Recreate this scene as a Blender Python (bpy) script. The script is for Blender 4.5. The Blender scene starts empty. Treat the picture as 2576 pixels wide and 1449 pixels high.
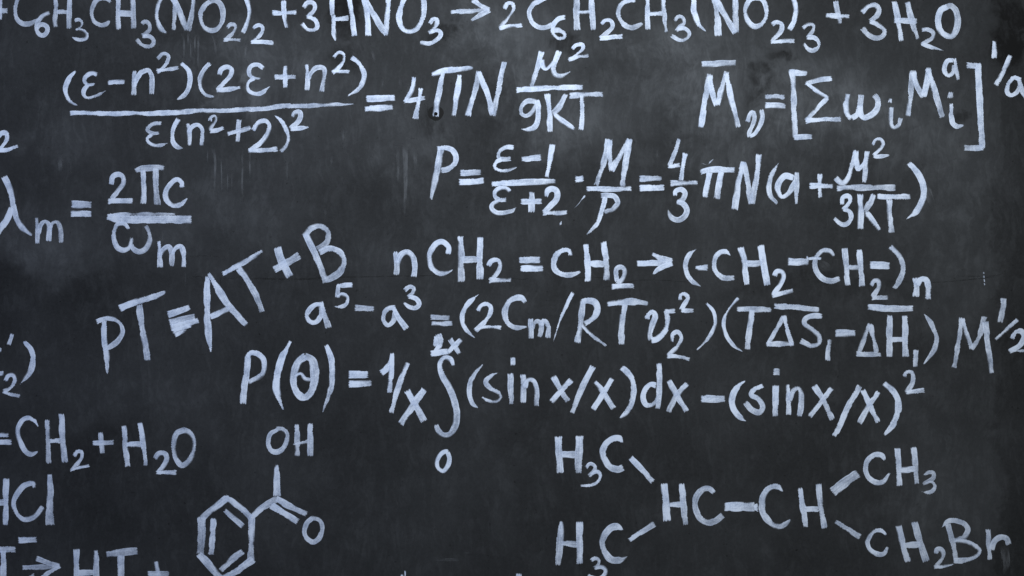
import bpy, math, random
from mathutils import Vector, noise
random.seed(7)
sc = bpy.context.scene
col = sc.collection
CZ = 1.55                                   # height of the middle of the writing above the floor

# ---------------------------------------------------------------- camera
cam = bpy.data.cameras.new('camera'); cam_ob = bpy.data.objects.new('camera', cam); col.objects.link(cam_ob)
cam.lens = 42.0; cam.sensor_width = 36.0
cam_ob.location = (0.0, -2.576 * 42.0 / 36.0, CZ)
cam_ob.rotation_euler = (math.radians(90), 0, 0)
cam.clip_start = 0.05; cam.clip_end = 200.0
sc.camera = cam_ob

# ---------------------------------------------------------------- world and added area lights
w = bpy.data.worlds.new('World'); sc.world = w; w.use_nodes = True
bg = w.node_tree.nodes['Background']
bg.inputs['Color'].default_value = (0.80, 0.90, 1.0, 1); bg.inputs['Strength'].default_value = 0.11

def area(name, loc, target, sx, sy, power, color):
    l = bpy.data.lights.new(name, 'AREA'); l.shape = 'RECTANGLE'; l.size = sx; l.size_y = sy
    l.energy = power; l.color = color
    o = bpy.data.objects.new(name, l); col.objects.link(o); o.location = loc
    o.rotation_euler = (Vector(target) - Vector(loc)).to_track_quat('-Z', 'Y').to_euler()
    return o
area('added_key_light', (0.0, -1.55, CZ + 1.55), (0.0, 0, CZ + 0.30), 1.4, 0.7, 37, (0.95, 0.985, 1.0))  # unseen key light, added to brighten the upper board
area('added_blue_fill', (-2.4, -2.6, CZ + 0.2), (-0.9, 0, CZ - 0.2), 0.9, 0.9, 20, (0.46, 0.57, 1.0))  # unseen fill, added to tint the left of the board blue
area('added_warm_fill', (1.1, -2.9, CZ + 0.3), (0.7, 0, CZ - 0.2), 1.0, 1.0, 26, (1.0, 0.98, 0.89))  # unseen fill, added to light and warm the right side

sc.view_settings.view_transform = 'Standard'; sc.view_settings.look = 'None'
sc.view_settings.gamma = 1.0; sc.view_settings.exposure = 0.0; sc.view_settings.use_curve_mapping = False

# ---------------------------------------------------------------- node helpers
class NT:
    def __init__(s, name):
        s.m = bpy.data.materials.new(name); s.m.use_nodes = True
        s.t = s.m.node_tree; s.p = s.t.nodes['Principled BSDF']
    def put(s, sock, v):
        if hasattr(v, 'is_linked') or isinstance(v, bpy.types.NodeSocket): s.t.links.new(v, sock)
        else: sock.default_value = v
    def math(s, op, a, b=0.0, c=None, clamp=False):
        n = s.t.nodes.new('ShaderNodeMath'); n.operation = op; n.use_clamp = clamp
        s.put(n.inputs[0], a); s.put(n.inputs[1], b)
        if c is not None: s.put(n.inputs[2], c)
        return n.outputs[0]
    def step(s, x, lo, hi, a=0.0, b=1.0):
        n = s.t.nodes.new('ShaderNodeMapRange'); n.interpolation_type = 'SMOOTHSTEP'
        s.put(n.inputs['Value'], x); s.put(n.inputs['From Min'], lo); s.put(n.inputs['From Max'], hi)
        n.inputs['To Min'].default_value = a; n.inputs['To Max'].default_value = b
        return n.outputs[0]
    def xyz(s, x, y, z):
        n = s.t.nodes.new('ShaderNodeCombineXYZ')
        for i, v in enumerate((x, y, z)): s.put(n.inputs[i], v)
        return n.outputs[0]
    def sep(s, v):
        n = s.t.nodes.new('ShaderNodeSeparateXYZ'); s.put(n.inputs[0], v); return n.outputs
    def noise(s, v, scale, detail=3.0, rough=0.55, distort=0.0):
        n = s.t.nodes.new('ShaderNodeTexNoise'); s.put(n.inputs['Vector'], v)
        n.inputs['Scale'].default_value = scale; n.inputs['Detail'].default_value = detail
        n.inputs['Roughness'].default_value = rough; n.inputs['Distortion'].default_value = distort
        return n.outputs['Fac']
    def mixc(s, f, a, b):
        n = s.t.nodes.new('ShaderNodeMix'); n.data_type = 'RGBA'
        s.put(n.inputs[0], f); s.put(n.inputs[6], a); s.put(n.inputs[7], b)
        return n.outputs[2]
    def uv(s, name):
        n = s.t.nodes.new('ShaderNodeUVMap'); n.uv_map = name; return s.sep(n.outputs[0])
    def obj(s):
        return s.t.nodes.new('ShaderNodeTexCoord').outputs['Object']
    def rnd(s):
        return s.t.nodes.new('ShaderNodeObjectInfo').outputs['Random']
    def bump(s, h, strength, dist):
        n = s.t.nodes.new('ShaderNodeBump'); n.inputs['Strength'].default_value = strength
        n.inputs['Distance'].default_value = dist; s.put(n.inputs['Height'], h)
        s.t.links.new(n.outputs[0], s.p.inputs['Normal'])

# ---------------------------------------------------------------- blackboard material
def board_material():
    k = NT('blackboard_slate'); o = k.obj(); x, y, z = k.sep(o)
    # photograph-scale millimetres measured on the board from its upper left of the written field
    big = k.noise(o, 3.2, 5, 0.6, 0.4)
    mid = k.noise(o, 17.0, 7, 0.68, 0.5)
    fine = k.noise(o, 120.0, 4, 0.7)
    grit = k.noise(o, 420.0, 2, 0.7)
    streak = k.noise(k.xyz(k.math('ADD', k.math('MULTIPLY', x, 58.0), k.math('MULTIPLY', big, 9.0)), 0.0, k.math('MULTIPLY', z, 13.0)), 1.0, 5, 0.66, 0.8)
    wx = k.math('ADD', x, k.math('MULTIPLY', k.math('SUBTRACT', mid, 0.5), 0.16))
    wz = k.math('ADD', z, k.math('MULTIPLY', k.math('SUBTRACT', big, 0.5), 0.34))
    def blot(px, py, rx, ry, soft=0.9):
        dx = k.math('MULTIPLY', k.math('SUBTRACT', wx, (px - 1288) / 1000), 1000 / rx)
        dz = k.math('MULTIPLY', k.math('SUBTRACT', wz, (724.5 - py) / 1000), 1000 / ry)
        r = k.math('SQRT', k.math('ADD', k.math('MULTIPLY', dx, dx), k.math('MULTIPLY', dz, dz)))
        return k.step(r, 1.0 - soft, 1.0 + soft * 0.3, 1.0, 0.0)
    dust = None  # chalk dust, with painted pools of light mixed in
    for px, py, rx, ry, a in DUST_AND_GLOW:
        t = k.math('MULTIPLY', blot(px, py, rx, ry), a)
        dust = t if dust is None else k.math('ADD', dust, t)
    dark_blots = None
    for px, py, rx, ry, a in DARK:
        t = k.math('MULTIPLY', blot(px, py, rx, ry, 0.6), a)
        dark_blots = t if dark_blots is None else k.math('ADD', dark_blots, t)
    # the older coat of paint ends in a ragged edge towards one side of the board
    edge_n = k.math('ADD', k.math('MULTIPLY', k.math('SUBTRACT', k.noise(o, 7.0, 5, 0.7), 0.5), 0.22), x)
    old = k.step(edge_n, 1.222, 1.238)
    tex = k.math('ADD', k.math('MULTIPLY', streak, 0.40), k.math('MULTIPLY', mid, 0.70))
    tex = k.step(tex, 0.38, 0.74)
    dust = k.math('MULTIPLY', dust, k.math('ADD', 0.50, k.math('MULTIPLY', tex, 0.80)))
    base = k.math('ADD', 0.038, k.math('MULTIPLY', k.step(big, 0.3, 0.75), 0.09))
    base = k.math('ADD', base, k.math('MULTIPLY', k.step(k.math('MULTIPLY', streak, mid), 0.2, 0.42), 0.07))
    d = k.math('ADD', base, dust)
    d = k.math('SUBTRACT', d, k.math('MULTIPLY', dark_blots, 0.26))
    d = k.math('SUBTRACT', d, k.math('MULTIPLY', old, 0.055))
    d = k.math('ADD', d, k.math('MULTIPLY', k.math('SUBTRACT', fine, 0.5), 0.11))
    d = k.math('ADD', d, k.math('MULTIPLY', k.math('SUBTRACT', grit, 0.5), 0.07))
    # small dark pits
    pit = k.step(k.noise(o, 75.0, 2, 0.5), 0.70, 0.76)
    d = k.math('SUBTRACT', d, k.math('MULTIPLY', pit, 0.08))
    d = k.math('MAXIMUM', d, -0.06)
    d = k.math('MINIMUM', d, 1.0)
    d = k.math('ADD', d, 0.06)
    c = k.mixc(d, (0.0074, 0.0078, 0.0085, 1), (0.140, 0.153, 0.170, 1))
    k.put(k.p.inputs['Base Color'], c)
    k.p.inputs['Roughness'].default_value = 0.7
    k.p.inputs['Specular IOR Level'].default_value = 0.10
    k.bump(k.math('ADD', k.math('MULTIPLY', fine, 0.6), k.math('MULTIPLY', grit, 0.4)), 0.25, 0.0006)
    return k.m
DUST_AND_GLOW = [(700, 170, 300, 130, .17), (640, 262, 46, 85, .30), (562, 272, 52, 48, .24), (610, 110, 90, 80, .10), (1330, 110, 200, 110, .20),  # wiped chalk dust, plus broad faint blots painting soft pools of light
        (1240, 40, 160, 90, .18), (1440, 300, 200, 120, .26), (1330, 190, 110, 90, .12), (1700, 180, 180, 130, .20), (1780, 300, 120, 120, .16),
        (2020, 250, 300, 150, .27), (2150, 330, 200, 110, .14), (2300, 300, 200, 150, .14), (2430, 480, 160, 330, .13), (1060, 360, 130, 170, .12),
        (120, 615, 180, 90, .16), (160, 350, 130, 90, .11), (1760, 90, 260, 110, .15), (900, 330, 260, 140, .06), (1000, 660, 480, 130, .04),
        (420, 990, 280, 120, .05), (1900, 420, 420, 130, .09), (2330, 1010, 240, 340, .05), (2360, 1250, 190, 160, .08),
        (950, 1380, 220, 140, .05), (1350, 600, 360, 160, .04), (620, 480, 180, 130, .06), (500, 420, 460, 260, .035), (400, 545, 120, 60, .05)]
DARK = [(870, 150, 60, 50, .5), (1119, 62, 48, 28, .6), (1428, 105, 55, 32, .7), (1970, 152, 46, 20, .6), (1915, 190, 34, 24, .6),  # darker blots, two of them broad at the left and lower left
        (1893, 255, 34, 60, .5), (2400, 280, 34, 20, .5), (2540, 80, 60, 120, .4), (860, 30, 40, 60, .5), (1075, 280, 40, 55, .45),
        (2330, 880, 260, 60, .12), (740, 705, 400, 30, .10), (2100, 715, 380, 26, .14), (60, 780, 280, 150, .18), (300, 1250, 260, 160, .14)]

def chalk_material():
    k = NT('chalk_paint')
    s, t, _ = k.uv('stroke'); side, end, _ = k.uv('margin'); run, lot, _ = k.uv('run'); rnd = k.rnd()
    off = k.math('MULTIPLY', rnd, 37.0)
    # dry brush hairs at the sides and ends
    wob = k.noise(k.xyz(k.math('MULTIPLY', s, 55.0), k.math('MULTIPLY', t, 30.0), off), 1.0, 3, 0.6)
    hair = k.noise(k.xyz(k.math('MULTIPLY', s, 330.0), k.math('MULTIPLY', t, 60.0), off), 1.0, 2, 0.6)
    patch = k.step(k.noise(k.xyz(k.math('MULTIPLY', s, 18.0), k.math('MULTIPLY', t, 40.0), k.math('ADD', off, 5.0)), 1.0, 2, 0.5), 0.42, 0.62)
    cut = k.math('ADD', k.math('MULTIPLY', wob, 0.0011), k.math('MULTIPLY', k.math('MULTIPLY', hair, patch), 0.0050))
    flank = k.math('MULTIPLY', k.math('SIGN', t), 3.0)          # each flank of a stroke dries out in its own places
    dry = k.step(k.noise(k.xyz(k.math('MULTIPLY', s, 13.0), flank, k.math('MULTIPLY', lot, 11.0)), 1.0, 2, 0.5), 0.50, 0.66)
    sm = k.step(k.math('SUBTRACT', side, cut), -0.0002, k.math('ADD', 0.0010, k.math('MULTIPLY', dry, 0.0046)))
    bristle = k.noise(k.xyz(k.math('MULTIPLY', s, 8.0), k.math('MULTIPLY', t, 520.0), off), 1.0, 2, 0.6)
    em = k.step(k.math('SUBTRACT', end, k.math('MULTIPLY', k.math('POWER', bristle, 2.0), 0.011)), -0.0030, 0.0010)
    # long streaks left by the brush and the grain of the board under it
    streak = k.noise(k.xyz(k.math('MULTIPLY', s, 9.0), k.math('MULTIPLY', t, 330.0), off), 1.0, 3, 0.6)
    o = k.obj()
    cloud = k.noise(o, 28.0, 3, 0.55)
    grain = k.noise(o, 300.0, 3, 0.7)
    body = k.math('ADD', 0.74, k.math('MULTIPLY', k.math('SUBTRACT', streak, 0.5), 0.72))
    body = k.math('ADD', body, k.math('MULTIPLY', k.math('SUBTRACT', cloud, 0.5), 1.15))
    body = k.math('ADD', body, k.math('MULTIPLY', k.math('SUBTRACT', grain, 0.5), 0.62))
    body = k.math('ADD', body, k.math('MULTIPLY', rnd, 0.14))
    fade = k.math('MULTIPLY', k.math('SUBTRACT', 0.40, run), k.math('ADD', 0.06, k.math('MULTIPLY', lot, 0.42)))   # the brush runs dry
    body = k.math('ADD', body, fade)
    body = k.math('ADD', body, k.math('MULTIPLY', k.math('SUBTRACT', k.math('FRACT', k.math('MULTIPLY', lot, 7.0)), 0.5), 0.22))
    rim = k.step(side, 0.0012, 0.0034, 1.0, 0.0)
    rim2 = k.step(end, 0.0010, 0.0040, 1.0, 0.0)
    body = k.math('ADD', body, k.math('MULTIPLY', k.math('MAXIMUM', rim, rim2), 0.16))
    thick = k.sep(k.t.nodes.new('ShaderNodeObjectInfo').outputs['Color'])[0]     # how thickly this sign was painted
    a = k.math('MULTIPLY', k.math('MULTIPLY', k.math('MINIMUM', body, 0.97), thick), k.math('MULTIPLY', sm, em), clamp=True)
    k.put(k.p.inputs['Alpha'], a)
    c = k.mixc(k.step(k.math('ADD', k.math('MULTIPLY', grain, 0.4), k.math('MULTIPLY', cloud, 0.6)), 0.36, 0.62), (0.555, 0.67, 0.90, 1), (0.71, 0.81, 0.99, 1))
    k.put(k.p.inputs['Base Color'], c)
    k.p.inputs['Roughness'].default_value = 0.85; k.p.inputs['Specular IOR Level'].default_value = 0.2
    k.bump(k.math('ADD', streak, grain), 0.3, 0.0006)
    return k.m

def stain_material():
    k = NT('pale_runoff'); s, t, _ = k.uv('stroke'); side, end, _ = k.uv('margin'); o = k.obj()
    n = k.step(k.noise(k.xyz(k.math('MULTIPLY', s, 30.0), k.math('MULTIPLY', t, 90.0), k.math('MULTIPLY', k.rnd(), 20.0)), 1.0, 3, 0.6), 0.3, 0.7)
    a = k.math('MULTIPLY', k.step(side, 0.0, 0.0016), k.math('MULTIPLY', k.step(end, 0.0, 0.03), k.math('MULTIPLY', n, 0.11)))
    k.put(k.p.inputs['Alpha'], a)
    k.p.inputs['Base Color'].default_value = (0.5, 0.55, 0.62, 1); k.p.inputs['Roughness'].default_value = 0.9
    return k.m

def plain(name, c, rough=0.8, scale=200.0, amp=0.5):
    k = NT(name); n = k.noise(k.obj(), scale, 4, 0.7)
    k.put(k.p.inputs['Base Color'], k.mixc(n, tuple(v * (1 - amp) for v in c) + (1,), tuple(v * (1 + amp) for v in c) + (1,)))
    k.p.inputs['Roughness'].default_value = rough; k.p.inputs['Specular IOR Level'].default_value = 0.15
    k.bump(n, 0.4, 0.001)
    return k.m
def crack_material():
    k = NT('crack_shadow'); s, t, _ = k.uv('stroke'); side, end, _ = k.uv('margin')
    n = k.step(k.noise(k.xyz(k.math('MULTIPLY', s, 40.0), k.math('MULTIPLY', t, 60.0), k.math('MULTIPLY', k.rnd(), 20.0)), 1.0, 3, 0.7), 0.35, 0.6)
    a = k.math('MULTIPLY', k.math('MULTIPLY', k.step(side, 0.0, 0.0012), k.step(end, 0.0, 0.02)), k.math('MULTIPLY', n, 0.34))
    k.put(k.p.inputs['Alpha'], a)
    k.p.inputs['Base Color'].default_value = (0.006, 0.0065, 0.007, 1); k.p.inputs['Roughness'].default_value = 0.95
    return k.m
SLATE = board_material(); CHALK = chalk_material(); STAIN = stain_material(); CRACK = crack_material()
PITCH = plain('filler_paste', (0.0125, 0.013, 0.0135)); VOID = plain('hole_shadow', (0.003, 0.003, 0.003))

# ---------------------------------------------------------------- geometry helpers
def tag(o, label=None, cat=None, group=None, kind=None):
    for key, v in (('label', label), ('category', cat), ('group', group), ('kind', kind)):
        if v: o[key] = v
    return o
def link(name, me, mat, parent=None):
    o = bpy.data.objects.new(name, me); col.objects.link(o); me.materials.append(mat)
    if parent: o.parent = parent
    return o

def spline(pts, step=3.2):
    """Centripetal Catmull-Rom through (x, y, width) points, resampled at an even step."""
    if len(pts) == 2:
        dense = [tuple(pts[0][i] + (pts[1][i] - pts[0][i]) * q / 12 for i in range(3)) for q in range(13)]
    else:
        closed = math.hypot(pts[0][0] - pts[-1][0], pts[0][1] - pts[-1][1]) < 4
        first = tuple(2 * pts[0][i] - pts[1][i] for i in range(3)); last = tuple(2 * pts[-1][i] - pts[-2][i] for i in range(3))
        if closed: first, last = pts[-2], pts[1]
        P = [first] + list(pts) + [last]; dense = []
        for a, b, c, d in zip(P, P[1:], P[2:], P[3:]):
            t0 = 0.0; t1 = t0 + max(math.hypot(b[0]-a[0], b[1]-a[1]), 1e-3) ** .5
            t2 = t1 + max(math.hypot(c[0]-b[0], c[1]-b[1]), 1e-3) ** .5; t3 = t2 + max(math.hypot(d[0]-c[0], d[1]-c[1]), 1e-3) ** .5
            for q in range(14):
                t = t1 + (t2 - t1) * q / 14
                L = lambda u, v, ta, tb: [(u[i] * (tb - t) + v[i] * (t - ta)) / (tb - ta) for i in range(2)]
                A1 = L(a, b, t0, t1); A2 = L(b, c, t1, t2); A3 = L(c, d, t2, t3)
                B1 = L(A1, A2, t0, t2); B2 = L(A2, A3, t1, t3); xy = L(B1, B2, t1, t2)
                dense.append((xy[0], xy[1], b[2] + (c[2] - b[2]) * q / 14))
        dense.append(tuple(pts[-1]))
    acc = [0.0]
    for a, b in zip(dense, dense[1:]): acc.append(acc[-1] + math.hypot(b[0]-a[0], b[1]-a[1]))
    n = max(3, int(acc[-1] / step)); out = []; j = 0
    for q in range(n + 1):
        d = acc[-1] * q / n
        while j < len(acc) - 2 and acc[j + 1] < d: j += 1
        f = (d - acc[j]) / max(acc[j + 1] - acc[j], 1e-6)
        out.append(tuple(dense[j][i] + (dense[j+1][i] - dense[j][i]) * f for i in range(3)))
    return out, acc[-1]

ROWS = (-1.0, -0.72, -0.36, 0.0, 0.36, 0.72, 1.0)
def stroke(acc, pts, lift, seed, height=0.0005):
    """One brush stroke as a low ridge of chalk; acc = (verts, faces, uvs); pts in mm on the board, y down."""
    V, F, U = acc
    pts = list(pts)
    for e, q in ((0, 1), (-1, -2)):                 # a broad brush end reaches a little past its last point
        if pts[e][2] > 7:
            l = math.hypot(pts[e][0] - pts[q][0], pts[e][1] - pts[q][1]) or 1.0
            pts[e] = (pts[e][0] + (pts[e][0] - pts[q][0]) / l * 1.3, pts[e][1] + (pts[e][1] - pts[q][1]) / l * 1.3, pts[e][2])
    S, total = spline(pts)
    n = len(S)
    tan = []
    for i in range(n):
        a = S[max(i - 1, 0)]; b = S[min(i + 1, n - 1)]
        l = math.hypot(b[0]-a[0], b[1]-a[1]) or 1.0
        tan.append(((b[0]-a[0]) / l, (b[1]-a[1]) / l))
    base = len(V); d = 0.0
    for i, (x, y, wd) in enumerate(S):
        if i: d += math.hypot(x - S[i-1][0], y - S[i-1][1])
        tx, ty = tan[i]; nx, ny = -ty, tx
        a = tan[max(i - 2, 0)]; b = tan[min(i + 2, n - 1)]
        turn = math.atan2(a[0] * b[1] - a[1] * b[0], a[0] * b[0] + a[1] * b[1])
        seg = max(total / (n - 1) * (min(i + 2, n - 1) - max(i - 2, 0)), 1e-3)
        curv = turn / seg
        hw = wd / 2 + min(1.5, wd * 0.16)
        hw *= 1 + 0.10 * noise.noise(Vector((d * 0.03, seed * 3.7, 1.3)))
        lim_p = 0.92 / curv if curv > 1e-4 else 1e9
        lim_n = 0.92 / -curv if curv < -1e-4 else 1e9
        jp = hw * (1 + 0.07 * noise.noise(Vector((d * 0.09, seed * 3.7, 9.1)))); jn = hw * (1 + 0.07 * noise.noise(Vector((d * 0.09, seed * 3.7, 5.1))))
        for r in ROWS:
            o = min(jp * r, lim_p) if r > 0 else max(jn * r, -lim_n)
            X = x + nx * o; Y = y + ny * o
            hgt = lift + height * (1 - r * r) ** 0.5 * min(1.0, 0.25 + min(d, total - d) / 4.0)
            V.append(((X - 1288) / 1000, -hgt, (724.5 - Y) / 1000 + CZ))
            U.append((d / 1000 + seed * 0.37, o / 1000, (hw * (1 - abs(r))) / 1000, min(d, total - d) / 1000, d / total, (seed * 0.731) % 1.0))
    R = len(ROWS)
    for i in range(n - 1):
        for j in range(R - 1):
            p = base + i * R + j
            F.append((p, p + R, p + R + 1, p + 1))

def build(name, acc, mat, parent, origin):
    V, F, U = acc
    me = bpy.data.meshes.new(name)
    me.from_pydata([(v[0] - origin[0], v[1] - origin[1], v[2] - origin[2]) for v in V], [], F)
    for p in me.polygons: p.use_smooth = True
    a = me.uv_layers.new(name='stroke'); b = me.uv_layers.new(name='margin'); c = me.uv_layers.new(name='run')
    for l in me.loops:
        u = U[l.vertex_index]; a.data[l.index].uv = (u[0], u[1]); b.data[l.index].uv = (u[2], u[3]); c.data[l.index].uv = (u[4], u[5])
    o = link(name, me, mat, parent)
    return o

def centre(acc):
    xs = [v[0] for v in acc[0]]; zs = [v[2] for v in acc[0]]
    return (min(xs) + max(xs)) / 2, 0.0, (min(zs) + max(zs)) / 2

def parse_stroke(txt, wd, tx, ty):
    sub = None
    if ':' in txt: sub, txt = txt.split(':')
    pts = []
    for q in txt.split():
        v = [float(e) for e in q.split(',')]
        pts.append((tx * 644 + v[0] / 4, ty * 362.25 + v[1] / 4, (v[2] if len(v) > 2 else wd) / 4))
    return sub, pts

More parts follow.
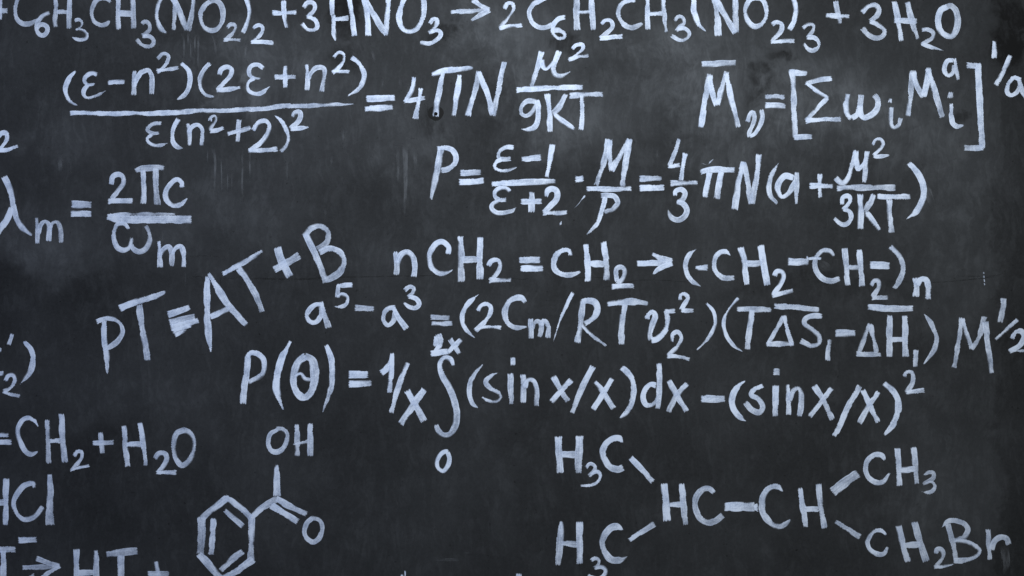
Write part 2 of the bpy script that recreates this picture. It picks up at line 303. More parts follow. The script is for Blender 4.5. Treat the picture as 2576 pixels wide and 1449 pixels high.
# pen strokes of every sign, measured on the board: name and width, then strokes of x,y[,width]
STROKES = """
F top_left
T 0 0
plus_sign 45|0,-60 2,80 -2,195|-60,112,65 75,110,65
letter_c 50|380,-70 320,-110 250,-90 205,-40 172,15 156,80 157,140 180,195 230,240 300,240 355,222 400,185,40
digit_six 40|497,128 430,160 385,215 367,265 375,315 405,350 440,355 474,320 475,275 440,250 400,255 375,290
letter_h 47|568,-60 560,100 555,230 562,270|706,-60 700,100 697,200 700,285,52|575,125 690,120,50
digit_three 36|755,210 795,200 825,225 815,265 765,297|765,297 835,305 877,345 865,385 815,400 770,393 725,373,12
letter_c 48|1110,25,30 1060,-15 990,-10 940,60 925,150 955,225 1020,258 1070,245 1105,205,15
letter_h 60|1195,-60 1190,130 1197,295|1332,-60 1335,130 1345,285|1200,135 1325,135,65
digit_three 42|1430,240 1465,220 1505,250 1500,310 1435,360|1435,360 1510,370 1550,420 1530,460 1470,470 1410,440 1375,400
left_bracket 50|1640,-60 1590,60 1575,150 1590,240 1630,300 1680,330,15
letter_n 45|1760,-60 1755,100 1745,300|1735,-30,60 1780,60,60 1875,300,68|1955,-60 1935,120 1900,310,60
letter_o 50|2120,15 2060,60 2022,140 2030,230 2070,285 2120,305 2180,292 2230,220 2243,120 2215,40 2160,8 2110,22
digit_two 40|2285,275 2320,245 2365,250 2370,290 2330,345 2260,400|2250,400 2330,398 2418,408
right_bracket 46|2445,-60 2485,0 2508,70 2510,140 2490,230 2445,330
T 1 0
digit_two 42|-30,285 20,255 65,270 60,320 20,370 -45,420|-50,425 60,425 175,430
plus_sign 45|278,5 285,150 315,275|165,130,52 405,122,52
digit_three 45|480,75 520,30 575,35 590,80 560,130 515,170|515,165 590,195 622,250 605,295 545,310 490,280 460,240
letter_h 45|765,-60 763,150|775,150,48 785,330 805,410,25|930,-60 960,150,55 990,360,52|790,190 930,180,52
letter_n 60|1085,-60 1115,150 1130,360|1065,-50 1170,130 1310,350|1340,-60 1325,170 1310,355,50
letter_o 55|1590,-80 1500,-20 1455,90 1440,180 1465,265 1530,315 1600,300 1660,220 1685,110 1675,-20 1590,-80
digit_three 42|1745,235 1780,190 1820,195 1820,240 1780,295 1742,330|1755,320 1840,305 1862,345 1820,400 1750,440 1655,430
arrow 50|1960,122 2110,112 2340,95|2185,-5,55 2260,60,55 2350,95,50|2350,100,50 2260,150,45 2165,208,25
F dipole
T 0 0
left_bracket 48|765,715,20 700,785,45 660,880,52 670,960,50 710,1025,46 780,1058,18
letter_epsilon 42|975,750 935,735 870,765 850,815 880,850 955,845,25|890,855 845,910 845,960 880,985 950,970 1010,945 1065,910,14
minus_sign 50|1088,832 1252,825
letter_n 48|1352,715 1350,850 1345,955|1355,880 1380,790 1430,725 1495,710 1525,770 1525,945
digit_two 42|1590,595 1640,545 1690,565 1680,625 1630,690 1580,720|1580,715,38 1690,700 1795,678,32
right_bracket 46|1825,640 1890,700 1912,790 1895,890 1850,960 1780,1003,14
left_bracket 46|2115,640 2050,710 2012,800 2020,890 2070,955 2160,975,18
digit_two 46|2205,750 2225,700 2290,675 2330,700 2315,770 2250,840 2185,905|2180,912,38 2300,900 2420,882,32
letter_epsilon 42|2646,690 2600,655 2540,660 2508,700 2520,760 2560,785 2625,790,25|2560,785 2500,830 2490,880 2530,930 2600,945 2660,920 2720,870,15
fraction_bar 50|705,1140,42 900,1138 1300,1143 1700,1135 2000,1118 2576,1095 2800,1075 3200,1058 3560,1045,16
T 1 0
plus_sign 50|300,665 298,880|188,780,55 398,772,50
letter_n 46|513,650 520,780 515,905|525,790 560,720 620,680 680,690 692,760 680,840 665,920,50
digit_two 40|785,580 830,530 880,545 880,610 830,680 770,730|765,725,36 940,722,32
right_bracket 46|960,580 1040,640 1090,750 1070,840 1010,910 920,968,12
equals_sign 62|1112,995 1395,985|1098,1098 1375,1082
digit_four 50|1592,778 1575,890 1495,1025|1490,1022 1700,985,32|1665,890,55 1635,1030 1605,1195,58
letter_pi 55|1770,750,42 1900,715,62 2100,690,58 2185,680,25|1890,700 1850,900 1820,1040 1805,1170,60|2048,755 2030,900 1985,1165
letter_n 58|2130,1165 2190,960 2245,720|2245,720 2310,900 2380,1150|2500,625,50 2450,850 2385,1165
F top_left
T 2 0
digit_two 48|-80,85 -50,35 0,35 18,85 -10,140 -60,205 -125,285|-125,285,36 -40,265 100,250
letter_c 50|360,-30 290,0 220,40 180,110 178,170 210,230 270,270 330,275 410,245
digit_six 48|535,172 470,185 425,230 402,300 420,350 470,383 520,380 532,350 480,305 415,305
letter_h 60|650,-60 650,130 657,300|805,-60 805,130 818,300,52|655,125 800,125,48
digit_two 44|902,240 940,208 985,208 1010,245 1000,290 940,345 888,388|885,388,40 1000,378 1110,368,50
letter_c 55|1240,10,30 1180,5 1110,35 1070,110 1085,190 1140,250 1210,275 1315,240,30
letter_h 50|1365,-60 1365,150 1365,295|1515,-60 1530,130 1552,320,30|1370,142 1520,140,52
digit_three 42|1640,210 1680,170 1720,190 1725,230 1690,270 1650,308|1665,293 1730,288 1778,330 1770,370 1720,402 1660,390 1608,355
left_bracket 55|1840,-60 1825,60 1840,150 1880,250 1960,325,15
letter_n 65|2035,-60 2060,130 2075,360|2025,-60 2130,130 2250,330|2240,-60 2245,130 2250,330,60
letter_o 50|2450,-25 2390,10 2348,90 2355,170 2395,240 2440,270 2500,255 2552,180 2560,90 2540,20 2500,-20 2440,-22
T 3 0
digit_two 46|45,250 80,228 130,240 140,285 110,340 35,415|30,425 150,415 265,418,58
right_bracket 55|235,-60 275,40 283,120 260,220 210,295
digit_three 42|355,285 405,245 455,255 455,300 420,345 390,375|395,372 470,385 512,440 500,480 450,510 400,490 360,440
plus_sign 50|680,12 695,110 725,235|585,158 815,165
digit_three 50|945,125 1010,60 1080,50 1113,95 1095,160 1030,215|1030,210 1110,250 1172,310 1150,360 1090,380 1010,350 950,285
letter_h 56|1270,15 1310,200 1345,410,50|1395,25 1440,180 1505,390,48|1270,212 1495,210
digit_two 42|1550,305 1610,300 1660,330 1655,370 1600,412 1545,445|1545,442 1640,475 1770,512,16
letter_o 58|1800,65 1740,100 1710,200 1730,300 1780,355 1835,370 1885,320 1910,210 1890,110 1840,60 1785,72
F dipole
T 2 0
letter_mu 54|300,520 265,660 195,870|302,600 310,665 340,695,38 390,655,32 440,560,28|475,515 440,620 418,700 440,750 500,762 590,720,22
digit_two 40|610,495 650,450 710,450 715,495 650,555 570,605|570,600 680,570 768,560
fraction_bar 52|45,907,62 400,882 710,882
digit_nine 50|240,1030 160,1018 95,1080 95,1145 140,1168 210,1115 245,1030|250,1010 267,1090 258,1220 220,1285 160,1308 80,1295,12
letter_k 56|355,945 375,1100 380,1325|545,950 470,1080 410,1140,45|420,1150 520,1230 625,1295,35
letter_t 56|580,960 750,955 912,945|705,960 705,1150 690,1305
F average
T 2 0
overbar 64|1910,645 2080,642 2250,635
letter_m 58|1900,1280 1945,1000 1980,745|1985,760 2020,940 2065,1060|2065,1055 2110,900 2155,720|2155,740 2205,1000 2270,1280
letter_v 46|2370,1225 2390,1160 2425,1130 2440,1180 2415,1280 2390,1340 2395,1375|2395,1375 2450,1335 2500,1250 2517,1180 2505,1105
T 3 0
equals_sign 56|-28,972 165,975|-28,1060 175,1065
left_bracket 60|215,725,64 390,735|240,700 255,1000 275,1380|260,1387 440,1375
letter_sigma 48|640,790 500,805 380,835|380,835 480,905 605,985|600,985 500,1090 385,1215|380,1217,56 560,1205 730,1200,64
letter_omega 58|800,945 785,1060 800,1150 840,1185|840,1185 890,1150 920,1060 935,955|925,1060 935,1150 970,1185 1050,1150 1103,1080 1105,1000 1070,955
letter_i 46|1240,1080 1235,1200 1260,1280 1310,1260 1330,1190|dot:1230,993,36 1222,1030
letter_m 59|1410,1165 1440,940 1455,710|1460,720 1500,860 1565,975|1565,970 1595,840 1605,680,44|1610,690 1670,900 1750,1180
letter_a 43|1865,610 1810,610 1778,670 1780,730 1815,762 1860,735 1875,660|1873,590 1893,680 1918,800,36
letter_i 50|1845,1045 1845,1150 1860,1240 1900,1270 1975,1260,12|dot:1835,930 1835,985
right_bracket 62|2000,660 2140,660|2112,640 2125,900 2142,1250 2150,1495|2165,1480 2050,1488 1975,1488
digit_one 54|2280,415 2280,585
slash 52|2440,560 2370,720 2295,855
letter_a 50|2540,800 2480,780 2420,840 2405,920 2440,957 2500,930 2540,840|2530,800 2555,900 2600,1000
F dipole
T 0 0
letter_epsilon 40|1622,1240 1560,1240 1495,1275 1480,1310 1530,1345 1605,1340,26|1530,1348 1482,1390 1487,1430 1540,1460 1620,1465 1690,1440,14
left_bracket 48|1800,1200 1755,1280 1735,1370 1750,1440 1790,1480 1850,1490,14
letter_n 42|1885,1245 1905,1350 1900,1460|1900,1340 1930,1280 1990,1260 2030,1300 2037,1400 2030,1462
digit_two 42|2110,1215 2125,1178 2165,1167 2172,1210 2130,1270 2115,1312|2115,1318 2180,1312 2250,1290
plus_sign 48|2405,1205 2395,1425|2290,1345 2520,1285
T 1 0
digit_two 48|-30,1310 20,1235 90,1215 130,1260 110,1350 50,1430 -70,1515|-75,1518 80,1516 216,1500
right_bracket 50|185,1160,16 260,1220 310,1310 328,1400 300,1470 250,1522
digit_two 44|370,1175 385,1137 440,1130 447,1180 410,1240 345,1290|350,1296 440,1290 535,1275,28
F edge_two
T 0 0
digit_two 46|-30,1390 20,1340 65,1340 75,1390 20,1480 -60,1530|-60,1512 60,1506 180,1470,34
F wavelength
T 0 1
letter_lambda 62|40,330 100,450 125,600 155,720 220,840 325,918,28|120,640,50 80,740 -30,900
letter_m 48|370,745 380,850 378,1000|385,900 410,810 450,780 490,800 495,880 490,975|500,870 530,800 570,785 607,850 612,990
equals_sign 70|722,608 918,612|715,703,62 918,707,62
digit_two 50|1120,405 1135,330 1185,305 1240,325 1247,390 1190,470 1125,555|1090,575,64 1200,570 1335,570
letter_pi 60|1365,270,50 1420,250 1500,242 1650,242|1435,265 1445,430 1440,600|1560,245 1575,430 1585,610
letter_c 54|1835,435 1828,390 1780,362 1720,400 1670,490 1680,570 1740,622 1810,612 1888,545,15
fraction_bar 92|1080,735,55 1200,750,85 1600,755 1925,757|1110,712,34 1500,702,38 1765,706,28
letter_omega 50|1295,855,36 1250,810 1190,810 1155,870 1150,950 1180,1040 1240,1070 1300,1040 1325,945|1325,1010,40 1350,1060 1410,1083 1470,1050 1507,970 1500,890 1470,825
letter_m 50|1600,980 1610,1100 1610,1240|1615,1130 1650,1060 1700,1035 1730,1100 1725,1225|1735,1110 1770,1050 1820,1035 1852,1120 1852,1235
F vapour
T 0 1
letter_t 62|2240,1308,52 2400,1220,66 2540,1140 2640,1075,40|2400,1250 2475,1345 2540,1450 2595,1560 2640,1685
T 1 1
plus_sign 76|215,1040 260,1180 340,1335|185,1265 300,1200 435,1120
letter_b 64|500,900 580,1080 640,1220 705,1390|480,925 560,850 650,830 720,880 722,980 620,1065|640,1090 740,1055 840,1090 887,1170 850,1280 760,1345 690,1370
F polymer
T 1 1
letter_n 54|1405,1085,48 1420,1200 1410,1315|1425,1200,48 1460,1115 1520,1087 1575,1130 1597,1230 1585,1335
letter_c 56|1930,1105 1935,1040 1870,985 1800,1020 1750,1120 1760,1220 1810,1290 1880,1308 1990,1258,12
letter_h 66|2060,930 2065,1150 2070,1385|2260,940 2255,1150 2255,1360|2070,1165 2250,1165
digit_two 46|2340,1225 2370,1178 2430,1168 2455,1215 2430,1290 2370,1355|2345,1375,66 2450,1375 2565,1368
F polarisation
T 1 1
letter_p 55|1870,30,72 1840,200,72 1800,380,66 1763,555,32|1825,45 1900,40 1980,70 2012,140 1990,210 1930,255 1865,268
equals_sign 62|2058,290 2260,280|2045,382 2290,370
F polarisation
T 1 1
letter_epsilon 44|2590,35 2520,32 2450,75 2440,125 2470,150 2560,145|2475,152 2412,190 2402,235 2450,265 2540,265 2626,232,18
letter_epsilon 46|2555,475,40 2520,445 2460,440 2400,485 2410,535 2455,563 2515,560|2455,565 2385,600 2372,650 2420,692 2500,692 2576,670 2622,635,20
T 2 1
fraction_bar 58|-203,403 100,385 435,378
minus_sign 60|95,148 290,140
digit_one 50|405,5 385,150 350,330
plus_sign 60|200,485 195,685|90,582,55 298,582
digit_two 52|342,530,30 355,475 400,450 450,475 450,550 390,620 320,690|312,690,58 420,690 552,685
multiplication_dot 70|638,355 718,352
letter_m 58|960,-50 930,150 850,415|985,-45 985,120 1000,270|1000,265 1080,130 1175,-45,50|1185,-50 1150,150 1110,425
fraction_bar 52|750,455 1200,450
letter_p 50|895,522 960,515 1035,530 1062,590 1020,650 930,680|940,530,60 900,680,62 850,810,56 750,912,28
equals_sign 60|1285,352 1503,345|1285,445 1530,435
digit_four 52|1680,-50 1650,60 1590,220|1570,225,36 1690,215|1745,95,58 1720,230 1695,365
fraction_bar 55|1595,395 1865,390
digit_three 52|1640,520,38 1640,480 1700,455 1740,490 1720,550 1670,590|1660,585 1730,610 1760,670 1730,735 1670,765 1600,735 1570,660,15
letter_pi 58|1900,287 2000,260 2240,255|1990,285 1970,400 1945,535|2110,275 2085,400 2060,550
letter_n 62|2325,180 2280,380 2265,480 2240,660|2330,190 2370,380 2410,600|2490,105 2460,350 2420,600
T 3 1
left_bracket 58|120,175,18 40,300 5,420 20,520 90,600,30
letter_a 56|260,340 170,322 105,400 100,480 140,533 200,500 280,380|290,285,36 285,430 285,600,34
plus_sign 55|520,300 525,540|418,422,60 652,425
letter_mu 54|885,65 850,200 800,350 750,395 680,340|885,80 890,200 905,258,40 960,200,32 1000,90,36|1000,75 980,220 965,385
digit_two 38|1060,10 1085,-35 1130,-42 1157,-10 1140,40 1065,118|1060,127 1140,124 1222,112,16
fraction_bar 62|695,440 1280,440
digit_three 46|742,608 752,540 810,522 830,560 800,620 755,662|760,655 820,680 835,740 790,803 740,805 668,748
letter_k 60|930,505 935,680 925,855|1065,510 1020,600 970,680,48|985,690 1050,770 1120,865,50
letter_t 58|1100,525 1432,535|1220,560 1225,720 1240,890
right_bracket 60|1415,195 1510,300 1562,420 1562,540 1490,680 1385,762,14
F polymer
T 2 1
equals_sign 66|75,1165 280,1163|88,1255 310,1255
letter_c 58|590,1120 580,1078 530,1065 450,1110 420,1190 440,1270 520,1313 600,1310 690,1285,20
letter_h 66|745,1010 755,1200 765,1380|920,985 945,1150 950,1370|780,1205 930,1205
digit_two 50|1065,1385 1050,1300 1060,1255 1100,1242 1130,1270 1120,1340 1065,1420|1005,1440,66 1225,1432
arrow 60|1260,1200 1610,1190|1412,1110,40 1500,1150 1610,1185,60|1610,1200,60 1500,1240 1418,1312,25
left_bracket 52|1865,1048,16 1780,1120 1750,1220 1770,1320 1820,1390 1905,1437,12
minus_sign 55|1850,1245 1968,1245
letter_c 60|2205,1128,14 2150,1085 2090,1095 2040,1160 2035,1240 2070,1310 2130,1350 2235,1345
letter_h 64|2300,1040 2340,1200 2365,1415|2500,1020 2530,1200 2570,1420|2350,1205 2510,1205
T 3 1
digit_two 46|65,1325 85,1285 135,1282 157,1325 130,1400 60,1510|40,1522,54 250,1472
minus_sign 68|203,1185 405,1185
letter_c 56|665,1130,25 620,1075 550,1070 490,1130 465,1210 490,1290 560,1360 640,1380 720,1355
letter_h 58|770,1050 785,1230 805,1420|915,1065 930,1230 945,1430|800,1240 910,1240
minus_sign 68|1028,1220 1222,1220
right_bracket 60|1230,1035 1320,1130 1360,1230 1340,1340 1270,1450,50
F vapour
T 0 2
letter_p 52|1048,330,60 1053,500,62 1072,700,62 1082,865,22|975,345 1060,310 1150,315 1220,370 1235,440 1190,530 1110,590 1035,625,20
letter_t 66|1205,205 1400,130,74 1560,80 1670,35,28|1400,170 1430,400 1465,560 1490,725
equals_sign 60|1690,270,68 1905,190|1708,350,70 1960,292,62|1718,398,76 1995,325,62|1738,440,70 1920,372,54|1760,470,44 1870,420,40
letter_a 66|2092,-115,50 2085,40 2085,200 2095,430 2122,640,30|2100,-145,40 2190,0,74 2300,180 2480,365|2115,290 2300,200
F edge_fraction
T 0 2
prime_mark 42|122,462 85,568
right_bracket 56|240,535,28 310,620 332,720 310,830 195,975,20
letter_t 50|-40,630 12,630|-40,862,64 35,856
digit_two 46|58,935 85,885 130,878 152,930 110,1000 40,1040|30,1042 110,1070 200,1085
F chain
T 1 2
letter_a 50|660,168 590,175 530,230 510,290 540,340 600,342 650,280 655,190|660,140 690,260 730,400,55
digit_five 46|970,-30 825,-25|835,-40 822,95|815,90 870,62 918,90 915,150 870,190 785,185,22
minus_sign 60|997,200 1185,215
letter_a 48|1400,200 1340,205 1290,260 1287,330 1330,370 1385,320 1400,250|1385,190 1430,290 1515,410,60
digit_three 48|1495,20 1540,-15 1590,0 1580,50 1535,92|1535,90 1610,110 1640,160 1610,195 1550,190 1485,145,25
equals_sign 50|1760,288 1945,297|1770,355 1972,360
left_bracket 50|2252,55,16 2150,140 2090,230 2080,330 2120,420 2205,502,20
digit_two 46|2235,230 2270,180 2330,163 2365,200 2340,290 2210,430|2205,425,36 2300,395 2465,400
F form_factor
T 0 2
letter_p 56|2495,690,60 2480,850,62 2460,1000,70 2450,1165,72|2485,700 2520,655 2580,655 2640,700 2660,780 2640,860 2576,910 2500,945
T 1 2
left_bracket 72|350,540,36 270,680,60 225,820 205,950 215,1060 275,1225,24
letter_theta 70|500,685 430,740 385,850 378,960 410,1050 480,1105 545,1060,80 588,950,88 588,820,88 562,725,74 490,687|395,890,42 450,865,42 490,910,42 550,925,42
right_bracket 60|705,575,40 760,720 772,860 750,1010 670,1250,20
equals_sign 66|935,870,76 1125,870,66|935,965 1160,960
digit_one 62|1260,855 1325,800 1365,700,40|1372,655,36 1355,850 1345,1050
slash 58|1530,755 1450,950 1360,1255
letter_x 68|1525,1030 1590,1160 1690,1340|1690,1020 1590,1170 1460,1370
digit_two 64|1812,488,52 1808,585,40|1838,465,60 1858,540,62 1842,600,56|1850,570,56 1790,675,56|1760,665 1935,640
letter_x 50|1955,515 2050,655|2062,520 1935,650
integral_sign 66|1990,785,22 1955,715,50 1890,705,50 1857,770,60 1875,870 1945,1000 2000,1150 2018,1280 2000,1400 1950,1470,50 1890,1480,48 1835,1430,60 1818,1375,40
left_bracket 48|2282,765,18 2200,860 2155,970 2150,1070 2180,1160 2235,1205,26
letter_s 48|2447,850,14 2370,880 2315,940 2350,1000 2440,1050 2462,1100 2420,1140 2340,1135 2280,1100,30
F polymer
T 3 2
digit_two 44|1035,-25 1060,-75 1105,-75 1118,-30 1100,20 1055,85|1045,95,54 1205,90
letter_n 60|1485,-100 1490,-20 1488,85|1500,-30 1540,-85 1590,-85 1612,-20 1610,112
F chain
T 2 2
letter_c 58|135,140,40 100,100 50,95 0,108 -45,150 -70,230 -60,320 -10,385 60,405 155,390,16
letter_m 52|190,310 190,505|200,400 230,350 260,340 290,370 280,490|290,380 310,330 345,340 370,400 362,500
slash 40|612,45 500,280 400,590,8
letter_r 60|710,130 690,350 658,550|700,135 770,122 840,150 858,220 820,300 730,360|700,370,50 800,470,50 950,585,20
letter_t 64|962,165,45 1100,140,72 1230,135,72 1365,158,40|1135,160 1110,350 1095,565
letter_v 58|1360,312 1378,260 1420,240 1445,280 1415,370 1390,470 1400,520|1400,525 1460,510 1540,420 1567,340 1560,225|1540,232,48 1640,228,48
digit_two 44|1697,118 1700,70 1740,60 1770,100 1730,170 1705,218|1705,228 1825,228
digit_two 46|1610,538 1620,470 1665,445 1700,490 1670,580 1568,680|1562,685 1680,690 1788,718
right_bracket 36|1960,155 2030,250 2043,360 1990,480 1860,628,20
left_bracket 36|2277,105 2180,220 2130,340 2150,460 2220,570 2322,642,14
letter_t 60|2265,215 2400,215 2606,222|2420,220 2395,400 2365,615
T 3 2
letter_delta 46|150,285 80,430 0,575|155,280 200,430 245,580|-15,570,62 260,560
letter_s 54|543,285 460,280 380,312 372,360 450,420 520,490 510,560 440,582 330,530|overbar:65,180,58 300,195,62 510,220,45
digit_one 52|620,520 600,730
minus_sign 74|680,455 875,458
letter_delta 48|1025,360 970,500 905,665|1030,365 1060,500 1095,650|890,660 1135,670
letter_h 60|1225,275 1220,450 1225,690|1380,280 1385,690|1230,525 1390,520,52|overbar:1005,195,60 1200,205,72 1455,200,60
digit_one 58|1487,625 1480,790
right_bracket 52|1560,250,16 1650,370 1692,500 1670,620 1565,768,12
F square_root_mass
T 3 2
letter_m 54|1950,300 1925,480 1875,800|1955,310 1990,450 2045,610|2045,610 2120,500 2178,290|2185,340,60 2210,550 2248,855
digit_one 58|2368,105 2360,200 2340,345
slash 48|2508,318 2400,420 2293,518
digit_two 50|2455,510 2490,445 2540,430 2576,480 2540,570 2430,640|2415,630,26 2610,632
F form_factor
T 2 2
letter_i 54|-12,860 -15,1000 -5,1165|dot:5,700,50 12,775
letter_n 54|110,870 115,1000 110,1155|125,1000 160,930 205,930 240,1010 245,1185
letter_x 55|415,890 480,1000 560,1140|595,925 500,1030 398,1145
slash 55|815,790 720,970 605,1255
letter_x 55|835,945 920,1050 1025,1210|1010,915 920,1060 818,1222
right_bracket 60|1105,800 1180,870 1222,980 1210,1110 1160,1240 1085,1312,18
letter_d 54|1450,980 1390,975 1335,1040 1322,1120 1360,1175 1430,1165 1470,1090|1475,760 1485,950 1475,1100 1460,1210
letter_x 55|1575,935 1660,1080 1755,1240|1760,960 1650,1090 1575,1245
minus_sign 74|1905,1110 2140,1117
left_bracket 64|2348,935,14 2260,1000 2215,1100 2220,1200 2280,1290 2362,1340,10
letter_s 54|2525,985 2420,1030 2402,1080 2480,1120 2520,1200 2490,1250 2420,1230 2350,1150
T 3 2
letter_i 60|78,980 75,1290|dot:57,842 115,845
letter_n 54|195,975 205,1100 205,1275|215,1130 260,1020 310,1010 335,1100 320,1290
letter_x 58|465,985 550,1120 645,1325|640,1010 530,1150 415,1290
slash 58|920,985 820,1170 690,1440 665,1490,40
letter_x 55|950,1030 1020,1170 1105,1350|1115,1050 1020,1180 918,1358
right_bracket 60|1165,960 1250,1030 1305,1130 1305,1250 1250,1380 1170,1475,30
digit_two 50|1372,890 1390,850 1440,845 1462,900 1440,980 1390,1050|1390,1055 1480,1045 1570,1030
F hydrolysis
T 0 3
equals_sign 56|-30,25 85,30|-30,105 115,105
letter_c 48|388,-52,18 350,-110 290,-140 230,-115 190,-50 180,20 210,110 265,200 315,222 388,195,12
letter_h 58|480,-120 485,100 490,315|620,-180 627,50 655,305|500,90 610,90
digit_two 42|742,238 780,192 825,200 828,250 780,320 715,385|708,385,34 800,355 898,335
plus_sign 52|1015,5 1035,215|935,108 1142,100
letter_h 60|1245,-60 1265,150 1285,345|1405,-90 1440,100 1470,335,48|1270,130 1430,128
digit_two 50|1562,268 1600,215 1660,215 1682,260 1650,340 1590,410|1575,410,34 1680,403 1775,405
letter_o 56|1850,-20 1770,20 1747,120 1765,240 1830,335 1900,290 1950,180 1950,70 1905,0 1840,-22
F acid
T 0 3
letter_h 60|65,470 55,700 55,935|-40,705,70 60,705|-95,470 -95,935
letter_c 52|345,560 340,515 300,515 230,550 160,650 142,740 190,845 260,878 350,850 432,755
letter_l 70|505,430,46 505,600,70 505,780,84 507,935,96
F dissociation
T 0 3
minus_sign 60|187,1087 367,1077
letter_t 66|-40,1180 155,1180|35,1190 40,1480
arrow 50|230,1370 600,1347|365,1270 480,1312 600,1347|600,1347 500,1410 380,1490|285,1452,24 345,1445
letter_h 58|770,1180 775,1520|965,1190 970,1520|780,1418 960,1418
letter_t 70|1075,1232 1200,1215 1382,1195|1215,1240 1215,1520
plus_sign 50|1570,1305 1605,1520|1490,1427 1700,1427
F benzoic
T 1 3
letter_o 50|220,-25 150,20 125,110 150,185 210,202 270,170 317,80 310,10 270,-30 205,-25
letter_h 56|412,-75 412,240|550,-85 545,240|370,125,22 430,115,42 520,100,46
bond 70|208,330,44 212,450,68 215,645,78
bond 62|-60,865 90,745 215,672
double_bond 64|200,672 350,750 510,825|150,735 280,820 420,900
letter_o 46|570,865 510,920 485,1000 510,1070 580,1110 640,1060 665,970 640,890 560,862
T 0 3
benzene_ring 72|2290,660,66 2150,770 2030,872|2028,855,80 2030,1040,88 2015,1225,80|2005,1225 2100,1330 2235,1495|2250,1465 2400,1390 2550,1280|2528,860,66 2530,1100 2525,1295|2270,650,60 2390,740,60 2530,862,60|inner_bond:2260,790,48 2350,862,50 2445,948,50|inner_bond:2150,870,50 2142,1050,66 2130,1232,66|inner_bond:2440,1200 2340,1280 2220,1392
F form_factor
T 1 3
digit_zero 42|1935,190 1880,205 1830,270 1820,330 1840,372 1885,392 1930,340 1947,270 1925,200
F cut_thin
T 1 3
chalk_stroke 16|1501,1393 1499,1475
chalk_stroke 26|1472,1430 1466,1475
F cut_round
T 2 3
chalk_stroke 46|70,1425 67,1475
F molecule
T 2 3
letter_h 74|470,45 475,200 482,410|680,40 675,200 670,412|500,225,62 650,225
digit_three 42|748,358 790,322 835,350 820,400 775,442|790,420,30 860,402 888,440 860,500 790,535 693,540,30
letter_c 66|1120,105,18 1080,70 1020,70 950,120 915,210 940,300 1000,360 1060,375 1115,355
bond 54|1195,260 1300,370 1418,502
letter_h 70|1530,520 1545,700 1560,895|1710,520,58 1725,700 1747,932,58|1580,730,56 1720,730
letter_c 64|2035,610,40 1990,572 1930,572 1860,640 1837,740 1880,850 1960,905 2040,897 2118,838
bond 92|2140,755 2440,747|2430,755,42 2472,753
T 3 3
letter_c 60|150,600,20 110,552 50,547 -20,590 -60,690 -50,810 20,910 100,950 170,935 225,880,15
letter_h 58|318,565 350,760 380,955|505,525 530,740 570,965|370,780 510,778
bond 92|650,605 770,512 905,418
letter_c 54|1175,290,20 1150,242 1090,228 1020,270 980,360 1000,450 1070,503 1150,500 1228,410,18
letter_h 60|1300,165 1310,350 1320,540|1460,155 1480,330 1497,518|1320,385 1480,375
digit_three 42|1565,430,26 1620,402 1665,410 1665,460 1610,500 1562,525|1585,512 1650,502 1680,550 1650,600 1600,612 1528,595,14
bond 58|680,900 790,970 925,1055
letter_c 48|1190,1035,18 1140,985 1080,990 1015,1060 997,1120 1030,1190 1100,1227 1160,1222 1200,1160,40
letter_h 66|1305,945 1350,1110 1412,1305|1475,905 1520,1080 1592,1300|1350,1145,60 1540,1132
digit_two 46|1690,1222 1700,1185 1740,1182 1762,1220 1740,1290 1690,1352|1672,1357 1760,1350 1865,1327,34
letter_b 52|1805,920 1850,1090 1900,1312|1745,962,18 1800,900 1880,887 1970,920 2010,980 1980,1050 1870,1095|1880,1090 1980,1097 2080,1140 2127,1195 2090,1250 1990,1290 1870,1290
letter_r 54|2210,980 2220,1130 2237,1282|2245,1185 2280,1095 2340,1058 2400,1075 2422,1130
T 2 3
letter_h 68|495,900,40 490,1000,70 480,1120,74 462,1338,54|680,905 680,1325|500,1120,60 660,1130
digit_three 44|795,1292 840,1268 875,1290 870,1330 825,1367|830,1367 900,1357 943,1395 920,1452 860,1478 765,1445
letter_c 64|1120,988,16 1060,952 1000,962 930,1040 908,1120 940,1220 1000,1283 1080,1288 1172,1248,12
bond 58|1180,1088 1300,1007 1432,922
F spatter
T 2 1
splash_line 18|732,520,34 700,560,8 672,600,8 600,670,4 560,705,8 510,750,4 490,800,26 478,825,12
F tick
T 3 1
dashed_mark 18|2167,1287 2170,1310|2169,1322 2171,1352|2171,1360 2176,1390|2176,1398 2180,1422
F smear
T 3 1
smeared_stroke 26|388,1128 402,1170|400,1155 460,1152 540,1155|430,1150 470,1145|480,1160 520,1140
F thread
T 2 1
splash_line 10|1800,195,5 1860,190,12 1910,196,10 1970,208,5 1990,185,16 2030,150,5
"""
G = 'chalk formulas written on the blackboard'
D = 'stray white marks on the blackboard'
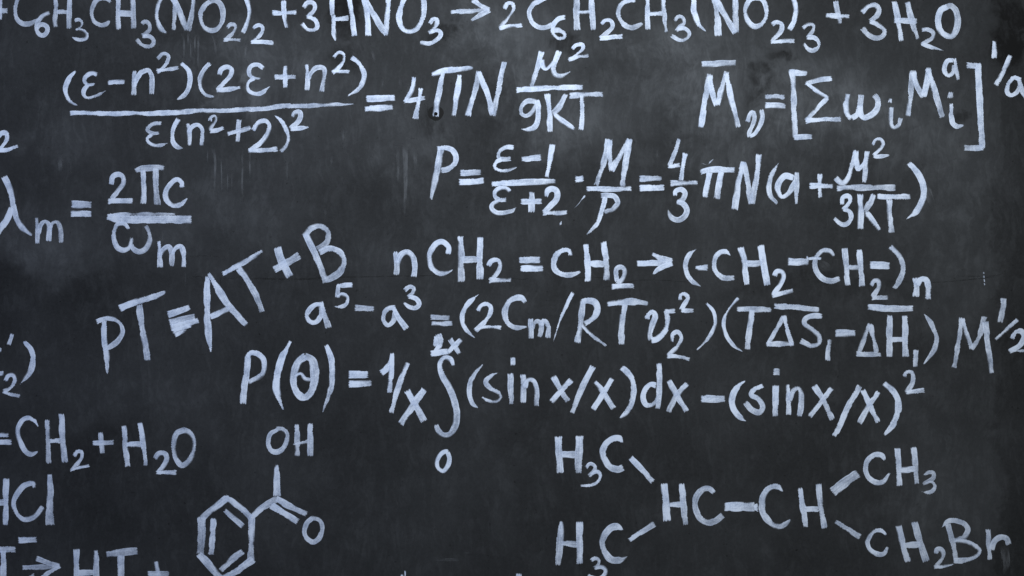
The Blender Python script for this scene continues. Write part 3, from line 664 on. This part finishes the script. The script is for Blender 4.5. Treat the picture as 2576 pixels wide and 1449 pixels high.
THINGS = {
 'top_left': ('reaction_equation', 'longest chalk reaction, along the top edge, with NO2 groups, HNO3, an arrow and 3H2O', 'chemical equation', G),
 'dipole': ('physics_equation', 'chalk equation with a long fraction of epsilon and n squared, equal to 4 pi N', 'equation', G),
 'average': ('physics_equation', 'chalk formula of a barred M equal to a sum sign in tall square brackets', 'equation', G),
 'polarisation': ('physics_equation', 'chalk equation starting P equals epsilon minus one over epsilon plus two, ending in 3KT', 'equation', G),
 'edge_two': ('loose_digit', 'lone chalk digit 2 cut by the picture edge above the lambda', 'digit', G),
 'wavelength': ('physics_equation', 'chalk equation of lambda m equal to 2 pi c over omega m', 'equation', G),
 'vapour': ('physics_equation', 'slanting chalk equation PT = AT + B that climbs uphill', 'equation', G),
 'polymer': ('reaction_equation', 'chalk reaction nCH2 = CH2 with an arrow to a bracketed chain and small n', 'chemical equation', G),
 'edge_fraction': ('formula_fragment', 'chalk round bracket with prime and small 2, beside the tilted PT equation', 'formula', G),
 'chain': ('physics_equation', 'chalk equation starting a5 minus a3, with delta S and delta H in its last bracket', 'equation', G),
 'form_factor': ('physics_equation', 'chalk equation P of theta with a tall integral sign and sin x terms', 'equation', G),
 'square_root_mass': ('formula_fragment', 'chalk letter M with exponent one half after the delta H bracket', 'formula', G),
 'hydrolysis': ('reaction_equation', 'short chalk line = CH2 + H2O above the letters HCl', 'chemical equation', G),
 'acid': ('formula_fragment', 'chalk letters HCl alone under the CH2 + H2O line', 'formula', G),
 'dissociation': ('reaction_equation', 'chalk T, arrow, HT and plus sign cut off by the bottom edge', 'chemical equation', G),
 'benzoic': ('molecule_diagram', 'chalk drawing of a hexagonal benzene ring joined to a double bonded O and an OH', 'molecule diagram', G),
 'molecule': ('molecule_diagram', 'chalk structural formula with two H3C ends, a CH3 and a CH2Br joined by bonds', 'molecule diagram', G),
 'cut_thin': ('stroke_tip', 'thin forked chalk stroke tip poking over the bottom edge below the integral', 'chalk mark', D),
 'cut_round': ('stroke_tip', 'rounded chalk stroke tip poking over the bottom edge beside the lower H3C', 'chalk mark', D),
 'spatter': ('paint_splash', 'thin diagonal white splash between the +2 and the tailed p below M', 'chalk mark', D),
 'thread': ('paint_splash', 'fine dotted white line beside the 4 above the letter pi', 'chalk mark', D),
 'tick': ('dashed_mark', 'short vertical dashed white mark alone on bare board above M one half', 'chalk mark', D),
 'smear': ('smeared_stroke', 'small bright jagged smear across the last C of the bracketed chain', 'chalk mark', D),
}

# ---------------------------------------------------------------- the blackboard
def slab():
    import bmesh
    bm = bmesh.new(); bmesh.ops.create_cube(bm, size=1.0)
    for v in bm.verts: v.co = Vector((v.co.x * 4.2, v.co.y * 0.03, v.co.z * 2.3))
    bmesh.ops.bevel(bm, geom=bm.edges[:], offset=0.003, segments=2, affect='EDGES')
    me = bpy.data.meshes.new('blackboard'); bm.to_mesh(me); bm.free()
    return me
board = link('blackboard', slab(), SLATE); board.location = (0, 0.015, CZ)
tag(board, 'large dark grey painted blackboard with wiped chalk dust, drips and small pits, filling the picture', 'blackboard')
BO = (0.0, 0.015, CZ)
def board_part(name, mat, tile, strokes, lift=0.00005, height=0.0001):
    for k, t in enumerate(strokes):
        acc = ([], [], []); _, pts = parse_stroke(t, 10, *tile)
        stroke(acc, pts, lift + 0.00002 * k, random.random() * 9, height); c = centre(acc)
        o = build(name, acc, mat, board, c); o.location = (c[0] - BO[0], c[1] - BO[1], c[2] - BO[2])
board_part('drip_stain', STAIN, (0, 0), ['1832,330,14 1850,420,20 1846,620,12', '1915,350,14 1922,620,12', '1965,320,20 1958,560,12', '1993,340,18 1996,480,20 1988,700,12',
    '2120,330,14 2160,420,20 2166,560,22', '2490,420,26 2470,520,16 2482,640,16', '1890,300,20 1896,480,14'])
board_part('drip_stain', STAIN, (0, 1), ['2130,20,40 2160,110,24 2158,490,18', '2090,40,16 2085,210,12', '2225,130,14 2232,490,14', '2292,190,12 2290,500,12', '2335,260,12 2330,480,10',
    '2440,60,18 2436,580,18', '2512,0,18 2515,380,12', '600,100,40 610,300,30', '712,170,16 712,300,12', '1640,880,10 1632,1000,10', '1862,1240,8 1866,1440,8'])
board_part('drip_stain', STAIN, (1, 1), ['1500,0,50 1505,420,30 1490,740,18', '1425,20,30 1430,400,20', '1600,60,40 1610,300,20', '765,110,26 755,230,16', '310,150,20 315,380,16', '700,640,26 690,760,14', '880,0,24 885,60,14'])
board_part('drip_stain', STAIN, (1, 0), ['1280,780,16 1270,900,14', '1450,760,30 1455,930,16', '1540,850,20 1520,980,14', '1160,480,30 1200,640,16', '480,1210,20 500,1350,14', '870,1280,26 880,1449,14'])
board_part('drip_stain', STAIN, (3, 3), ['2370,1130,90 2400,1330,60 2370,1449,12', '2460,1280,14 2440,1340,10 2460,1449,10', '2350,1150,12 2352,1380,10'])
board_part('drip_stain', STAIN, (1, 3), ['1780,1287,22 1960,1285,26 2070,1290,18', '2080,1215,16 2200,1218,14'])
board_part('wipe_mark', STAIN, (3, 1), ['1570,380,30 1600,480,90 1660,620,50', '500,1180,40 580,1240,90 610,1300,30', '560,1158,8 745,1165,8'])
board_part('wipe_mark', STAIN, (2, 1), ['1470,30,18 1460,120,22 1500,190,16', '2200,120,40 2210,330,16', '2340,0,24 2330,150,12'])
board_part('crack', CRACK, (0, 1), ['1880,1132,10 2060,1126,8 2280,1142,6', '1890,1355,8 1965,1335,10 2030,1342,12 2052,1460,10', '2236,1300,12 2218,1380,10 2232,1460,10', '1950,1280,8 1965,1335,8', '2230,1345,8 2360,1350,8 2420,1340,5'], 0.00003)
board_part('crack', CRACK, (1, 1), ['-60,1352,14 380,1362,16 760,1350,12', '560,1340,12 1180,1336,10 1500,1326,10', '1450,1330,10 2000,1318,9'], 0.00003)
board_part('crack', CRACK, (2, 1), ['-100,1330,9 120,1362,8 200,1335,6', '880,1450,8 1300,1370,10 1800,1390,8', '560,1350,10 1010,1340,10'], 0.00003)
board_part('crack', CRACK, (3, 1), ['1180,1380,10 1700,1390,10 2350,1330,12', '1900,1330,10 2340,1310,8 2420,1230,8'], 0.00003)
board_part('crack', CRACK, (1, 0), ['1720,1020,16 1735,1130,18 1745,1200,14', '1410,1335,8 1460,1340,6', '1520,1385,8 1570,1390,8 1640,1395,6'], 0.00003)

def disc(name, mat, px, py, r, lift, parent, ragged):
    V = [(0, -lift - 0.0003, 0)]; F = []; n = 40
    for ring, q in ((1, 0.8), (2, 1.0)):
        for i in range(n):
            a = 2 * math.pi * i / n
            rr = r * q * (1 + ragged * noise.noise(Vector((math.cos(a) * 1.4, math.sin(a) * 1.4, px))))
            V.append((math.cos(a) * rr / 1000, -lift - (0.0002 if ring == 1 else 0), math.sin(a) * rr / 1000))
    for i in range(n):
        j = (i + 1) % n
        F.append((0, 1 + i, 1 + j)); F.append((1 + i, 1 + n + i, 1 + n + j, 1 + j))
    me = bpy.data.meshes.new(name); me.from_pydata(V, [], F)
    for p in me.polygons: p.use_smooth = True
    o = link(name, me, mat, parent); o.location = ((px - 1288) / 1000, -0.015, (724.5 - py) / 1000)
    return o
disc('filler_patch', PITCH, 1095.5, 286, 18.5, 0.00012, board, 0.25)
disc('drill_hole', VOID, 1096.2, 286.5, 4.6, 0.0016, board, 0.15)

# ---------------------------------------------------------------- the chalk writing
groups = {}; order = []
key = None; tile = (0, 0)
for line in STROKES.strip().splitlines():
    if line.startswith('F '):
        key = line[2:].strip()
        if key not in groups: groups[key] = []; order.append(key)
    elif line.startswith('T '):
        tile = tuple(int(v) for v in line.split()[1:])
    elif line.strip():
        bits = line.split('|'); nm, wd = bits[0].split()
        groups[key].append((nm, [parse_stroke(t, float(wd), *tile) for t in bits[1:]]))
def thickness(key, c):
    px = c[0] * 1000 + 1288
    v = {'wavelength': 0.86, 'vapour': 0.9, 'hydrolysis': 0.88, 'acid': 0.84, 'dissociation': 0.86, 'edge_fraction': 0.85, 'benzoic': 0.9,
         'square_root_mass': 0.86, 'form_factor': 1.05, 'average': 1.04, 'polymer': 1.04, 'polarisation': 1.02}.get(key, 1.0)
    if key == 'top_left': v = 0.70 if px < 600 else 0.95 if px < 2000 else 0.88
    if key == 'dipole': v = 0.90 if px < 640 else 1.0
    if key == 'chain' and px > 1850: v = 0.88
    if key == 'molecule' and px > 2290: v = 0.84
    return v * (0.93 + 0.14 * random.random())
count = 0
for key in order:
    name, label, cat, grp = THINGS[key]
    glyphs = []
    for nm, strokes in groups[key]:
        pieces = {}
        for k, (sub, pts) in enumerate(strokes):
            acc = pieces.setdefault((sub, k) if sub else None, ([], [], []))
            count += 1
            stroke(acc, pts, 0.00015 + 0.00022 * (k % 4) + 0.00003 * (count % 5), (count * 0.618) % 1 * 9)
        glyphs.append((nm, pieces))
    if len(glyphs) == 1:
        nm, pieces = glyphs[0]; c = centre(pieces[None])
        o = build(name, pieces[None], CHALK, None, c); o.location = c
        tag(o, label, cat, grp); continue
    pts = [v for _, ps in glyphs for a in ps.values() for v in a[0]]
    root = bpy.data.objects.new(name, None); col.objects.link(root); root.empty_display_size = 0.05
    rc = ((min(p[0] for p in pts) + max(p[0] for p in pts)) / 2, 0.0, min(p[2] for p in pts))
    root.location = rc; tag(root, label, cat, grp)
    for nm, pieces in glyphs:
        c = centre(pieces[None])
        v = thickness(key, c)
        g = build(nm, pieces[None], CHALK, root, c); g.color = (v, 1, 1, 1); g.location = (c[0] - rc[0], 0, c[2] - rc[2])
        for kk, acc in pieces.items():
            if kk is None: continue
            d = centre(acc); s = build(kk[0], acc, CHALK, g, d); s.color = (v, 1, 1, 1); s.location = (d[0] - c[0], 0, d[2] - c[2])
